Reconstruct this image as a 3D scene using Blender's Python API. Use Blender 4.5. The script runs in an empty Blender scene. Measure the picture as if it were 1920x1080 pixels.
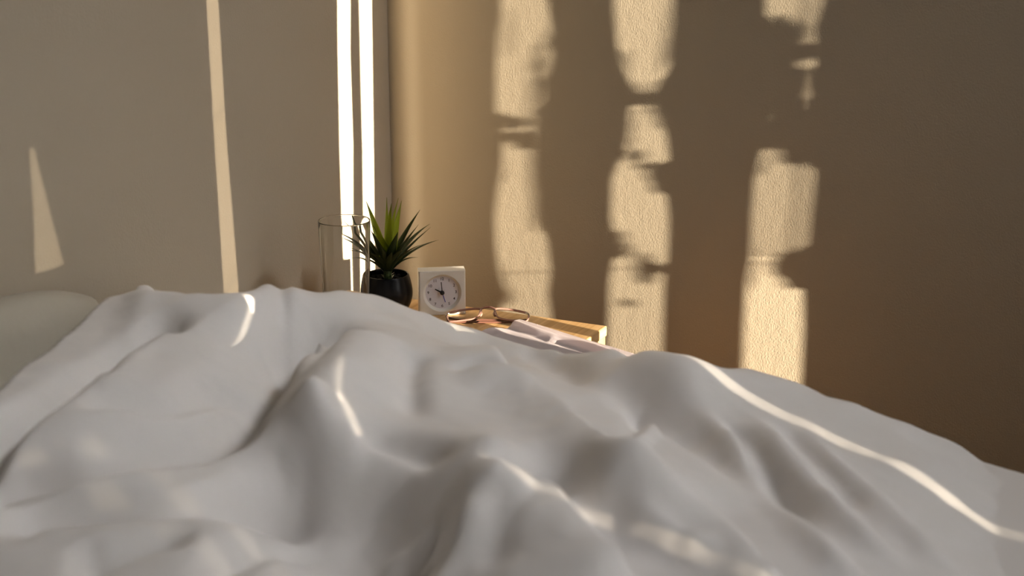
import bpy, bmesh, math, random
import numpy as np
from mathutils import Vector, Matrix

# ------------------------------------------------------------------ camera, world, sun, exposure
SC = bpy.context.scene
C = SC.collection
PI = math.pi
R = math.radians

PITCH, AZ = R(15.6), R(116)
CAM = Vector((1.231, -2.054, 1.176))
fwd_h = Vector((math.cos(AZ), math.sin(AZ), 0))
fwd = fwd_h*math.cos(PITCH)-Vector((0, 0, math.sin(PITCH)))
cam_data = bpy.data.cameras.new('camera')
cam_data.sensor_width = 36
cam_data.lens = 36*2667/1920
cam_data.clip_start = .02
cam_data.dof.use_dof = True
cam_data.dof.focus_distance = 2.14
cam_data.dof.aperture_fstop = 4.0
cam = bpy.data.objects.new('camera', cam_data)
cam.location = CAM
cam.rotation_euler = fwd.to_track_quat('-Z', 'Y').to_euler()
C.objects.link(cam)
SC.camera = cam

SC.view_settings.view_transform = 'Standard'
SC.view_settings.look = 'None'
SC.view_settings.gamma = 1
SC.view_settings.use_curve_mapping = False
SC.view_settings.exposure = 0
SC.cycles.use_denoising = True
SC.cycles.max_bounces = 8
SC.cycles.transparent_max_bounces = 24
SC.cycles.caustics_reflective = False

SUN_AZ, SUN_EL = R(168), R(6.3)          # the way the light travels
world = bpy.data.worlds.new('sky')
SC.world = world
world.use_nodes = True
wn = world.node_tree.nodes
bg = wn['Background']
bg.inputs['Color'].default_value = (.62, .72, .9, 1)
bg.inputs['Strength'].default_value = .4

sun_data = bpy.data.lights.new('sun', 'SUN')
sun_data.energy = 27
sun_data.color = (1.0, .84, .62)
sun_data.angle = R(.08)
sun = bpy.data.objects.new('sun', sun_data)
d = Vector((math.cos(SUN_AZ)*math.cos(SUN_EL), math.sin(SUN_AZ)*math.cos(SUN_EL), -math.sin(SUN_EL)))
sun.rotation_euler = d.to_track_quat('-Z', 'Y').to_euler()
sun.location = (6, -1.4, 2)
C.objects.link(sun)


def area(name, loc, aim, sx, sy, power, col):
    l = bpy.data.lights.new(name, 'AREA')
    l.shape = 'RECTANGLE'; l.size = sx; l.size_y = sy; l.energy = power; l.color = col
    o = bpy.data.objects.new(name, l); o.location = loc
    o.rotation_euler = (Vector(aim)-Vector(loc)).to_track_quat('-Z', 'Z').to_euler()
    C.objects.link(o)
    return o


# daylight coming through the curtained window and its slits, then an added overhead fill
area('window_daylight', (3.95, -.55, 1.85), (0, -.6, .9), .5, .75, 2.5, (.97, .98, 1))
area('window_slit_daylight', (3.94, -.72, 1.05), (0, -.38, .75), .25, 1.0, 4, (1, .97, .93))
area('window_far_slit_daylight', (3.95, -1.95, 1.3), (.5, -.8, .7), .12, 1.2, 1.2, (.93, .96, 1))
fill_l = area('added_overhead_fill', (2.8, -.38, 3.24), (.15, -.95, .62), .8, .5, 3.6, (1, .98, .96))  # overhead lamp added to raise the soft daylight level
fill_l.data.spread = R(50)


# ------------------------------------------------------------------ materials
def nodes_of(m):
    m.use_nodes = True
    nt = m.node_tree
    return nt, nt.nodes, nt.links, nt.nodes['Principled BSDF']


def mat(name, col, rough=.6, metal=0, bump=None, **kw):
    m = bpy.data.materials.new(name)
    nt, N, L, P = nodes_of(m)
    P.inputs['Base Color'].default_value = (*col, 1)
    P.inputs['Roughness'].default_value = rough
    P.inputs['Metallic'].default_value = metal
    for k, v in kw.items():
        P.inputs[k.replace('_', ' ')].default_value = v
    if bump:
        scale, dist, detail = bump
        tc = N.new('ShaderNodeTexCoord'); no = N.new('ShaderNodeTexNoise'); b = N.new('ShaderNodeBump')
        no.inputs['Scale'].default_value = scale; no.inputs['Detail'].default_value = detail
        b.inputs['Distance'].default_value = dist
        L.new(tc.outputs['Object'], no.inputs['Vector']); L.new(no.outputs['Fac'], b.inputs['Height'])
        L.new(b.outputs['Normal'], P.inputs['Normal'])
    return m


def wall_paint():
    m = bpy.data.materials.new('rough_wall_paint')
    nt, N, L, P = nodes_of(m)
    tc = N.new('ShaderNodeTexCoord')
    mottle = N.new('ShaderNodeTexNoise'); mottle.inputs['Scale'].default_value = 3; mottle.inputs['Detail'].default_value = 3
    ramp = N.new('ShaderNodeValToRGB')
    ramp.color_ramp.elements[0].color = (.49, .425, .325, 1); ramp.color_ramp.elements[1].color = (.53, .46, .36, 1)
    L.new(tc.outputs['Object'], mottle.inputs['Vector']); L.new(mottle.outputs['Fac'], ramp.inputs['Fac'])
    L.new(ramp.outputs['Color'], P.inputs['Base Color'])
    P.inputs['Roughness'].default_value = .85
    n1 = N.new('ShaderNodeTexNoise'); n1.inputs['Scale'].default_value = 400; n1.inputs['Detail'].default_value = 2.5
    n2 = N.new('ShaderNodeTexNoise'); n2.inputs['Scale'].default_value = 70; n2.inputs['Detail'].default_value = 2
    mp = N.new('ShaderNodeMapping'); mp.inputs['Scale'].default_value = (1, 1, .75)
    L.new(tc.outputs['Object'], mp.inputs['Vector'])
    L.new(mp.outputs['Vector'], n1.inputs['Vector']); L.new(mp.outputs['Vector'], n2.inputs['Vector'])
    add = N.new('ShaderNodeMath'); add.operation = 'MULTIPLY_ADD'; add.inputs[1].default_value = .9
    L.new(n2.outputs['Fac'], add.inputs[0]); L.new(n1.outputs['Fac'], add.inputs[2])
    b = N.new('ShaderNodeBump'); b.inputs['Distance'].default_value = .0010; b.inputs['Strength'].default_value = .5
    L.new(add.outputs[0], b.inputs['Height']); L.new(b.outputs['Normal'], P.inputs['Normal'])
    return m


def cloth(name, col, sheen=.15, weave=1500):
    m = bpy.data.materials.new(name)
    nt, N, L, P = nodes_of(m)
    P.inputs['Base Color'].default_value = (*col, 1)
    P.inputs['Roughness'].default_value = .85
    P.inputs['Sheen Weight'].default_value = sheen
    tc = N.new('ShaderNodeTexCoord')
    n1 = N.new('ShaderNodeTexNoise'); n1.inputs['Scale'].default_value = 60; n1.inputs['Detail'].default_value = 3
    n2 = N.new('ShaderNodeTexNoise'); n2.inputs['Scale'].default_value = weave
    add = N.new('ShaderNodeMath'); add.operation = 'MULTIPLY_ADD'; add.inputs[1].default_value = .12
    L.new(tc.outputs['Object'], n1.inputs['Vector']); L.new(tc.outputs['Object'], n2.inputs['Vector'])
    L.new(n2.outputs['Fac'], add.inputs[0]); L.new(n1.outputs['Fac'], add.inputs[2])
    b = N.new('ShaderNodeBump'); b.inputs['Distance'].default_value = .0012; b.inputs['Strength'].default_value = .5
    L.new(add.outputs[0], b.inputs['Height']); L.new(b.outputs['Normal'], P.inputs['Normal'])
    return m


def wood(name, c1, c2, axis='Y', rough=.45, scale=1):
    """pale pine: fine grain lines running along the axis"""
    m = bpy.data.materials.new(name)
    nt, N, L, P = nodes_of(m)
    tc = N.new('ShaderNodeTexCoord'); mp = N.new('ShaderNodeMapping')
    s = {'X': (4, 150, 150), 'Y': (150, 4, 150), 'Z': (150, 150, 4)}[axis]
    mp.inputs['Scale'].default_value = tuple(v*scale for v in s)
    no = N.new('ShaderNodeTexNoise'); no.inputs['Scale'].default_value = 1; no.inputs['Detail'].default_value = 3
    no.inputs['Distortion'].default_value = .4
    rp = N.new('ShaderNodeValToRGB')
    rp.color_ramp.elements[0].position = .32; rp.color_ramp.elements[0].color = (*c1, 1)
    rp.color_ramp.elements[1].position = .68; rp.color_ramp.elements[1].color = (*c2, 1)
    L.new(tc.outputs['Object'], mp.inputs['Vector']); L.new(mp.outputs['Vector'], no.inputs['Vector'])
    L.new(no.outputs['Fac'], rp.inputs['Fac']); L.new(rp.outputs['Color'], P.inputs['Base Color'])
    P.inputs['Roughness'].default_value = rough
    return m


def thin_clear(name, tint, tint_amount_ior=1.45, rough=.02):
    """thin clear pane: passes light straight through, reflects by angle"""
    m = bpy.data.materials.new(name)
    m.use_nodes = True
    N, L = m.node_tree.nodes, m.node_tree.links
    N.clear()
    out = N.new('ShaderNodeOutputMaterial'); mix = N.new('ShaderNodeMixShader')
    tr = N.new('ShaderNodeBsdfTransparent'); gl = N.new('ShaderNodeBsdfGlossy'); fr = N.new('ShaderNodeFresnel')
    tr.inputs['Color'].default_value = (*tint, 1); gl.inputs['Roughness'].default_value = rough
    fr.inputs['IOR'].default_value = tint_amount_ior
    L.new(fr.outputs[0], mix.inputs[0]); L.new(tr.outputs[0], mix.inputs[1]); L.new(gl.outputs[0], mix.inputs[2])
    L.new(mix.outputs[0], out.inputs[0])
    return m


def sheer(name, clear):
    m = bpy.data.materials.new(name)
    m.use_nodes = True
    N, L = m.node_tree.nodes, m.node_tree.links
    N.clear()
    out = N.new('ShaderNodeOutputMaterial'); mix = N.new('ShaderNodeMixShader')
    tr = N.new('ShaderNodeBsdfTransparent'); df = N.new('ShaderNodeBsdfDiffuse')
    df.inputs['Color'].default_value = (.8, .76, .7, 1)
    mix.inputs[0].default_value = 1-clear
    L.new(tr.outputs[0], mix.inputs[1]); L.new(df.outputs[0], mix.inputs[2]); L.new(mix.outputs[0], out.inputs[0])
    return m


M = {}
M['wall'] = wall_paint()
M['ceiling'] = mat('ceiling_paint', (.60, .58, .54), .9)
M['floor'] = wood('oak_floor', (.20, .12, .06), (.32, .20, .11), 'X', .5)
M['trim'] = mat('white_trim', (.72, .70, .66), .5)
M['duvet'] = cloth('white_cotton_duvet', (.87, .845, .835))
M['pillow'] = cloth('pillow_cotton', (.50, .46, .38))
M['sheet'] = cloth('sheet_cotton', (.74, .73, .70))
M['pine'] = wood('pine_top', (.58, .335, .13), (.80, .53, .26), 'Y')
M['pine_edge'] = wood('pine_side', (.50, .27, .11), (.74, .46, .22), 'Z', scale=.5)
M['bed_wood'] = wood('bed_wood', (.40, .24, .12), (.55, .36, .2), 'X')
M['pot'] = mat('black_satin_ceramic', (.005, .005, .006), .27, **{'Specular_IOR_Level': .28})
M['gravel'] = mat('dark_pebbles', (.008, .008, .008), .95, Specular_IOR_Level=.15)
M['clock_case'] = mat('white_plastic', (.87, .84, .78), .38)
M['clock_face'] = mat('clock_face_card', (.82, .80, .86), .6)
M['black'] = mat('black_plastic', (.012, .012, .016), .4)
M['numeral'] = mat('numeral_print', (.02, .02, .035), .6)
M['blue'] = mat('blue_alarm_hand', (.03, .055, .38), .4)
M['paper'] = mat('paper', (.86, .81, .85), .7)
M['paper_pages'] = mat('paper_pages', (.78, .70, .74), .8)
M['acetate'] = mat('rose_clear_acetate', (.52, .30, .25), .12, Transmission_Weight=.5, IOR=1.49)
M['dark_acetate'] = mat('rose_temple_acetate', (.20, .095, .07), .15, Transmission_Weight=.3, IOR=1.49)
M['metal'] = mat('hinge_metal', (.85, .83, .8), .18, 1)
M['lens'] = thin_clear('lens', (.97, .95, .93), 1.3)
M['window_glass'] = thin_clear('window_glass', (1, 1, 1), 1.3)
M['curtain'] = cloth('linen_curtain', (.55, .50, .43))
M['leaf_out'] = mat('tree_leaf', (.08, .14, .03), .6)
M['bark'] = mat('twig_bark', (.12, .08, .05), .8)


def glass_mat():
    m = bpy.data.materials.new('clear_glass')
    m.use_nodes = True
    N, L = m.node_tree.nodes, m.node_tree.links
    N.clear()
    out = N.new('ShaderNodeOutputMaterial'); g = N.new('ShaderNodeBsdfGlass')
    g.inputs['IOR'].default_value = 1.45; g.inputs['Roughness'].default_value = 0
    g.inputs['Color'].default_value = (.975, .98, .975, 1)
    L.new(g.outputs[0], out.inputs[0])
    return m


M['glass'] = glass_mat()


def leaf_mat(name, base, tip):
    m = bpy.data.materials.new(name)
    nt, N, L, P = nodes_of(m)
    tc = N.new('ShaderNodeTexCoord'); sep = N.new('ShaderNodeSeparateXYZ')
    rp = N.new('ShaderNodeValToRGB')
    rp.color_ramp.elements[0].position = 0; rp.color_ramp.elements[0].color = (*base, 1)
    rp.color_ramp.elements[1].position = 1; rp.color_ramp.elements[1].color = (*tip, 1)
    e = rp.color_ramp.elements.new(.8); e.color = tuple(.5*(a+b)*1.1 for a, b in zip(base, tip))+(1,)
    L.new(tc.outputs['UV'], sep.inputs[0]); L.new(sep.outputs['Y'], rp.inputs['Fac'])
    L.new(rp.outputs['Color'], P.inputs['Base Color'])
    P.inputs['Roughness'].default_value = .45
    return m


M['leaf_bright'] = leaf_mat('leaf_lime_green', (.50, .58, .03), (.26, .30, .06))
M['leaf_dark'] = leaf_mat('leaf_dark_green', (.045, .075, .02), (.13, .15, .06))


# ------------------------------------------------------------------ mesh helpers
def obj(name, bm, m, parent=None, smooth=False):
    me = bpy.data.meshes.new(name)
    bmesh.ops.recalc_face_normals(bm, faces=bm.faces)
    bm.to_mesh(me); bm.free()
    return mesh_obj(name, me, m, parent, smooth)


def mesh_obj(name, me, m, parent=None, smooth=False):
    me.materials.append(m)
    if smooth:
        me.polygons.foreach_set('use_smooth', [True]*len(me.polygons))
    o = bpy.data.objects.new(name, me); C.objects.link(o)
    if parent is not None: o.parent = parent
    return o


def tag(o, label=None, cat=None, group=None, kind=None):
    if label: o['label'] = label
    if cat: o['category'] = cat
    if group: o['group'] = group
    if kind: o['kind'] = kind
    return o


def thing(name, label, cat, loc=(0, 0, 0), rotz=0):
    o = bpy.data.objects.new(name, None); C.objects.link(o)
    o.location = loc; o.rotation_euler = (0, 0, rotz); o.empty_display_size = .05
    return tag(o, label, cat)


def box(bm, x0, x1, y0, y1, z0, z1, bev=0, seg=2):
    vs = [bm.verts.new(p) for p in ((x0, y0, z0), (x1, y0, z0), (x1, y1, z0), (x0, y1, z0),
                                    (x0, y0, z1), (x1, y0, z1), (x1, y1, z1), (x0, y1, z1))]
    fs = [bm.faces.new([vs[i] for i in f]) for f in ((3, 2, 1, 0), (4, 5, 6, 7), (0, 1, 5, 4), (1, 2, 6, 5), (2, 3, 7, 6), (3, 0, 4, 7))]
    if bev:
        es = list({e for f in fs for e in f.edges})
        bmesh.ops.bevel(bm, geom=es, offset=bev, segments=seg, profile=.5, affect='EDGES')


def box_obj(name, b, m, parent=None, bev=0, smooth=False):
    bm = bmesh.new(); box(bm, *b, bev)
    return obj(name, bm, m, parent, smooth)


def lathe(bm, prof, n=64, closed=False):
    rings = []
    for r, z in prof:
        if r < 1e-6: rings.append([bm.verts.new((0, 0, z))])
        else: rings.append([bm.verts.new((r*math.cos(2*PI*i/n), r*math.sin(2*PI*i/n), z)) for i in range(n)])
    pairs = list(zip(rings, rings[1:]))
    if closed: pairs.append((rings[-1], rings[0]))
    for a, b in pairs:
        for i in range(n):
            j = (i+1) % n
            if len(a) == 1 and len(b) == 1: continue
            if len(a) == 1: bm.faces.new((a[0], b[i], b[j]))
            elif len(b) == 1: bm.faces.new((a[i], a[j], b[0]))
            else: bm.faces.new((a[i], a[j], b[j], b[i]))


def tube(bm, pts, rad, n=8, closed=False, flat=1.0, up=Vector((0, 0, 1))):
    """swept tube; flat < 1 squashes it along up"""
    pts = [Vector(p) for p in pts]; rings = []
    K = len(pts)
    for i, p in enumerate(pts):
        a = pts[(i-1) % K] if closed or i else p
        b = pts[(i+1) % K] if closed or i < K-1 else p
        t = (b-a).normalized()
        s = t.cross(up)
        if s.length < 1e-4: s = t.cross(Vector((1, 0, 0)))
        s.normalize(); u = s.cross(t)
        r = rad[i] if isinstance(rad, (list, tuple)) else rad
        rings.append([bm.verts.new(p+s*r*math.cos(2*PI*k/n)+u*r*flat*math.sin(2*PI*k/n)) for k in range(n)])
    for i in range(K if closed else K-1):
        a, b = rings[i], rings[(i+1) % K]
        for k in range(n): bm.faces.new((a[k], a[(k+1) % n], b[(k+1) % n], b[k]))
    if not closed:
        bm.faces.new(rings[0][::-1]); bm.faces.new(rings[-1])


def spline(pts, n=8, closed=False):
    P = [Vector(p) for p in pts]; K = len(P); out = []
    for i in range(K if closed else K-1):
        if closed: a, b, c, d = P[i-1], P[i], P[(i+1) % K], P[(i+2) % K]
        else:
            b, c = P[i], P[i+1]; a = P[i-1] if i else b*2-c; d = P[i+2] if i+2 < K else c*2-b
        for k in range(n):
            t = k/n
            out.append(.5*((2*b)+(c-a)*t+(2*a-5*b+4*c-d)*t*t+(3*b-a-3*c+d)*t**3))
    if not closed: out.append(P[-1])
    return out


def struct(o):
    o['kind'] = 'structure'
    return o


# ------------------------------------------------------------------ the room
RX, RY, RZ = 4.25, -3.8, 3.25
WT = .12
struct(box_obj('floor', (-WT, RX+WT, RY-WT, WT, -.1, 0), M['floor']))
W3 = (2.32, 3.28, -.70, -.08)  # unseen ceiling opening, added to go with the overhead fill lamp
bm = bmesh.new()
for b_ in ((-WT, W3[0], RY-WT, WT), (W3[1], RX+WT, RY-WT, WT), (W3[0], W3[1], RY-WT, W3[2]), (W3[0], W3[1], W3[3], WT)):
    box(bm, *b_, RZ, RZ+.1)
struct(obj('ceiling', bm, M['ceiling']))
bm = bmesh.new()
for b_ in ((W3[0], W3[0]+.04, W3[2], W3[3]), (W3[1]-.04, W3[1], W3[2], W3[3]), (W3[0]+.04, W3[1]-.04, W3[2], W3[2]+.04), (W3[0]+.04, W3[1]-.04, W3[3]-.04, W3[3])):
    box(bm, *b_, RZ+.03, RZ+.12)
w3 = struct(obj('added_skylight', bm, M['trim']))
box_obj('pane', (W3[0]+.04, W3[1]-.04, W3[2]+.04, W3[3]-.04, RZ+.07, RZ+.075), M['window_glass'], w3)
struct(box_obj('wall_left', (-WT, 0, RY, WT, 0, RZ), M['wall']))
struct(box_obj('wall_right', (0, RX, 0, WT, 0, RZ), M['wall']))
struct(box_obj('baseboard_left', (0, .014, RY, 0, 0, .08), M['trim'], bev=.003))
struct(box_obj('baseboard_right', (.014, RX, -.014, 0, 0, .08), M['trim'], bev=.003))


def wall_with_hole(name, axis, pos, a0, a1, h):
    """wall at x = pos (axis x) or y = pos (axis y) with one window opening h = (a0, a1, z0, z1)"""
    bm = bmesh.new()
    for u0, u1, z0, z1 in ((a0, h[0], 0, RZ), (h[1], a1, 0, RZ), (h[0], h[1], 0, h[2]), (h[0], h[1], h[3], RZ)):
        if axis == 'x': box(bm, pos, pos+WT, u0, u1, z0, z1)
        else: box(bm, u0, u1, pos-WT, pos, z0, z1)
    return struct(obj(name, bm, M['wall']))


W1 = (-2.35, -.25, .45, 2.25)
W2 = (2.0, 3.3, .9, 2.2)  # unseen rear window, added to let in more soft daylight
wall_with_hole('wall_near', 'x', RX, RY, WT, W1)
wall_with_hole('wall_rear', 'y', RY, 0, RX, W2)


def window(name, axis, pos, h):
    bm = bmesh.new(); fr = .05
    a0, a1, z0, z1 = h
    mid = (a0+a1)/2
    bars = [(a0, a0+fr, z0, z1), (a1-fr, a1, z0, z1), (a0+fr, a1-fr, z0, z0+fr), (a0+fr, a1-fr, z1-fr, z1)]
    if name == 'added_rear_window': bars.append((mid-.02, mid+.02, z0+fr, z1-fr))
    for u0, u1, b0, b1 in bars:
        if axis == 'x': box(bm, pos+.03, pos+.09, u0, u1, b0, b1)
        else: box(bm, u0, u1, pos-.09, pos-.03, b0, b1)
    w = struct(obj(name, bm, M['trim']))
    b = (pos+.055, pos+.06, a0+fr, a1-fr, z0+fr, z1-fr) if axis == 'x' else (a0+fr, a1-fr, pos-.06, pos-.055, z0+fr, z1-fr)
    box_obj('pane', b, M['window_glass'], w)


window('window_1', 'x', RX, W1)
window('added_rear_window', 'y', RY, W2)

# ------------------------------------------------------------------ curtain with slits that let the low sun through
XC = 4.0
TS = math.tan(R(12)); TE = math.tan(SUN_EL)/math.cos(R(12))


def to_curtain(yl, z, x=0):
    """point on the curtain that shades height z of the vertical sun sheet yl, at distance x from the left wall"""
    return (yl-TS*XC, z+(XC-x)*TE)


# each slit: height on the wall, sheet offset left edge, right edge, from the bottom up
SLITS = [
    # broad slits that reach the left wall
    ([(.30, -.143, -.127), (.593, -.143, -.127), (.599, -.158, -.127), (.78, -.157, -.117), (.93, -.153, -.117), (1.10, -.146, -.106), (1.5, -.14, -.10)], 0),
    ([(.30, -.095, -.060), (.57, -.095, -.060), (.77, -.089, -.054), (1.0, -.087, -.048), (1.5, -.08, -.04)], 0),
    ([(.30, -.458, -.436), (.60, -.462, -.439), (.62, -.472, -.437), (.83, -.474, -.446), (1.03, -.474, -.448), (1.5, -.47, -.445)], 0),
    ([(.735, -.829, -.780), (.80, -.823, -.795), (.885, -.820, -.812)], 0),
    ([(.40, -.838, -.822), (.555, -.838, -.822), (.60, -.876, -.860), (.627, -.882, -.866), (.650, -.862, -.846), (.672, -.790, -.777), (.700, -.742, -.731), (.704, -.740, -.733)], 0),
    ([(.40, -.217, -.160), (.531, -.217, -.160)], 0),
    # slits that rake the right wall
    ([(.25, .007, .013), (1.5, .006, .011)], .04),
    ([(0.25, 0.0428, 0.0646), (0.478, 0.0428, 0.0646), (0.532, 0.0462, 0.0628), (0.572, 0.0435, 0.064), (0.617, 0.0424, 0.0625), (0.662, 0.042, 0.0604), (0.708, 0.0433, 0.0602), (0.753, 0.045, 0.0593), (0.797, 0.045, 0.0612), (0.826, 0.0426, 0.0584), (0.874, 0.0426, 0.0633), (0.908, 0.0426, 0.064), (0.959, 0.0431, 0.0637), (1.009, 0.0447, 0.0617), (1.5, 0.0447, 0.0617)], 0.25),
    ([(0.25, 0.0857, 0.1057), (0.46, 0.0857, 0.1057), (0.577, 0.0859, 0.1057), (0.613, 0.0871, 0.1066), (0.648, 0.0873, 0.1067), (0.683, 0.086, 0.1065), (0.743, 0.0861, 0.1046), (0.769, 0.0883, 0.1063), (0.804, 0.0912, 0.105), (0.854, 0.0917, 0.1025), (0.887, 0.0926, 0.1019), (0.915, 0.0895, 0.1064), (0.951, 0.0871, 0.1066), (1.016, 0.0857, 0.1058), (1.5, 0.0857, 0.1058)], 0.45),
    ([(0.25, 0.1342, 0.1539), (0.448, 0.1342, 0.1539), (0.536, 0.1339, 0.1537), (0.604, 0.134, 0.1526), (0.638, 0.1351, 0.1536), (0.705, 0.1348, 0.1542), (0.763, 0.1351, 0.1548), (0.812, 0.1372, 0.1532), (0.977, 0.1365, 0.1526), (1.023, 0.1362, 0.1541), (1.5, 0.1362, 0.1541)], 0.68),
    
    ([(.45, -1.055, -1.034), (.70, -1.055, -1.036)], .3),
    ([(.45, -1.103, -1.080), (.70, -1.105, -1.084)], .3),
]
edges = []
for pts, x in SLITS:
    edges.append([(to_curtain(a, z, x), to_curtain(b, z, x)) for z, a, b in pts])


def build_curtain():
    """one cloth per strip between two slits, gathered into soft pleats where it is wide"""
    root = thing('curtain', 'beige linen window curtain with narrow gaps between its lengths', 'curtain', (0, 0, 0))
    z0c, z1c = .03, 2.34
    zs = sorted(set([z0c, z1c]+[round(p[0][1], 3) for e in edges for p in e]))
    zs = sorted(set(zs+list(np.round(np.arange(.1, 2.3, .1), 3))))

    def slit_at(e, z):
        q = [(p[0][1], p[0][0], p[1][0]) for p in e]
        if z < q[0][0]-1e-6 or z > q[-1][0]+1e-6: return None
        for (za, a0, a1), (zb, b0, b1) in zip(q, q[1:]):
            if za-1e-6 <= z <= zb+1e-6:
                t = (z-za)/(zb-za); return (a0+(b0-a0)*t, a1+(b1-a1)*t)
        return None
    bm = bmesh.new()
    rng = [(min(min(p[0][0], p[1][0]) for p in e), max(max(p[0][0], p[1][0]) for p in e)) for e in edges]

    def pleat(y):
        gap = min(max(a-y, y-b, 0) for a, b in rng)
        t = min(gap/.06, 1)
        return .03*math.sin(y*60)*t*t*(3-2*t)
    for za, zb in zip(zs, zs[1:]):
        zm0, zm1 = za+1e-4, zb-1e-4
        cuts = []
        for e in edges:
            s0, s1 = slit_at(e, zm0), slit_at(e, zm1)
            if s0 and s1: cuts.append((s0, s1))
        cuts.sort()
        y0 = (-2.42, -2.42)
        spans = []
        for s0, s1 in cuts:
            spans.append((y0, (s0[0], s1[0]))); y0 = (s0[1], s1[1])
        spans.append((y0, (-.16, -.16)))
        for (a0, a1), (b0, b1) in spans:
            ca, cb = math.ceil(max(a0, a1)*100)/100+.01, math.floor(min(b0, b1)*100)/100-.01
            mids = list(np.arange(ca, cb+1e-6, .01)) if cb > ca else []
            lo_row, hi_row = [a0]+mids+[b0], [a1]+mids+[b1]
            for k in range(len(lo_row)-1):
                P = [(XC+pleat(lo_row[k]), lo_row[k], za), (XC+pleat(lo_row[k+1]), lo_row[k+1], za),
                     (XC+pleat(hi_row[k+1]), hi_row[k+1], zb), (XC+pleat(hi_row[k]), hi_row[k], zb)]
                bm.faces.new([bm.verts.new(p) for p in P])
    bmesh.ops.remove_doubles(bm, verts=bm.verts, dist=1e-5)
    r = bmesh.ops.solidify(bm, geom=bm.faces[:], thickness=.0012)
    obj('cloth', bm, M['curtain'], root, True)
    # translucent bands added over the slits to weaken their light, never in view
    for i, (k, z_lo, z_hi, clear) in enumerate(DIMMING_BANDS):
        e = edges[k]; bm = bmesh.new(); x = SLITS[k][1]
        za, zb = z_lo+(XC-x)*TE, z_hi+(XC-x)*TE
        N_ = 8; ring = []
        for j in range(N_+1):
            z = za+(zb-za)*j/N_
            s = slit_at(e, min(max(z, e[0][0][1]), e[-1][0][1]))
            ring.append((bm.verts.new((XC-.006, s[0]-.008, z)), bm.verts.new((XC-.006, s[1]+.008, z))))
        for (a, b), (c, d_) in zip(ring, ring[1:]): bm.faces.new((a, b, d_, c))
        obj('dimming_band', bm, sheer('dimming_cloth_%d' % i, clear), root)
    bm = bmesh.new(); tube(bm, [(XC, -2.5, 2.36), (XC, -.10, 2.36)], .012, 12)
    obj('rod', bm, M['metal'], root, True)
    for y in (-2.46, -.13):
        bm = bmesh.new(); tube(bm, [(XC, y, 2.36), (RX, y, 2.36)], .008, 8); obj('bracket', bm, M['metal'], root, True)


# slit number, wall heights from..to, share of light it lets through
DIMMING_BANDS = [(2, .60, 1.5, .10), (2, .25, .5995, .16), (3, .70, .95, .045), (4, .40, .72, .10), (6, .25, 1.5, .15),
          (7, .25, 1.5, .56), (8, .25, 1.5, .66), (9, .642, 1.5, .55), (10, .4, .75, .016), (11, .4, .75, .016)]
build_curtain()


# ------------------------------------------------------------------ the tree outside whose leaves dapple the raking slits
def outside_tree():
    root = thing('garden_tree', 'slim leafy tree growing outside the curtained window', 'tree', (7.0, -1.30, 0))
    XF = 7.0
    rnd = random.Random(11)
    bm = bmesh.new()
    lo = Vector((7.0, -1.30, 0))

    def leaf(X, z, w, h, tilt):
        # X, z: where its shadow falls on the right wall; w, h: shadow size there
        y = TS*(X-XF); zz = z+(XF-X)*TE
        wy = w*TS/2; hz = h/2
        c = Vector((XF+rnd.uniform(-.02, .02), y, zz))-lo
        pts = []
        for k in range(10):
            a = 2*PI*k/10
            u, v = math.cos(a)*wy*(1-.15*math.sin(a)), math.sin(a)*hz
            u, v = u*math.cos(tilt)-v*math.sin(tilt)*.25, v*math.cos(tilt)+u*math.sin(tilt)
            pts.append(bm.verts.new(c+Vector((.0015*math.cos(2*a), u, v))))
        bm.faces.new(pts)
    for X, z, w, h, t in LEAF_SHADOWS: leaf(X, z, w, h, t)
    bmesh.ops.solidify(bm, geom=bm.faces[:], thickness=.0004)
    tag(obj('foliage', bm, M['leaf_out'], root), kind='stuff')
    bm = bmesh.new()
    tube(bm, spline([(0.1, -.82, 0), (.11, -.80, .8), (.06, -.86, 1.5), (.08, -.80, 2.3)], 6), [.022-.0007*i for i in range(19)], 8)
    obj('trunk', bm, M['bark'], root, True)
    bm = bmesh.new()
    for z in (1.25, 1.5, 1.75):
        tube(bm, spline([(.09, -.82, z-.15), (.06, -.45, z+.02), (.03, -.05, z+.10)], 5), .0009, 5)
    obj('twigs', bm, M['bark'], root)


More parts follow.
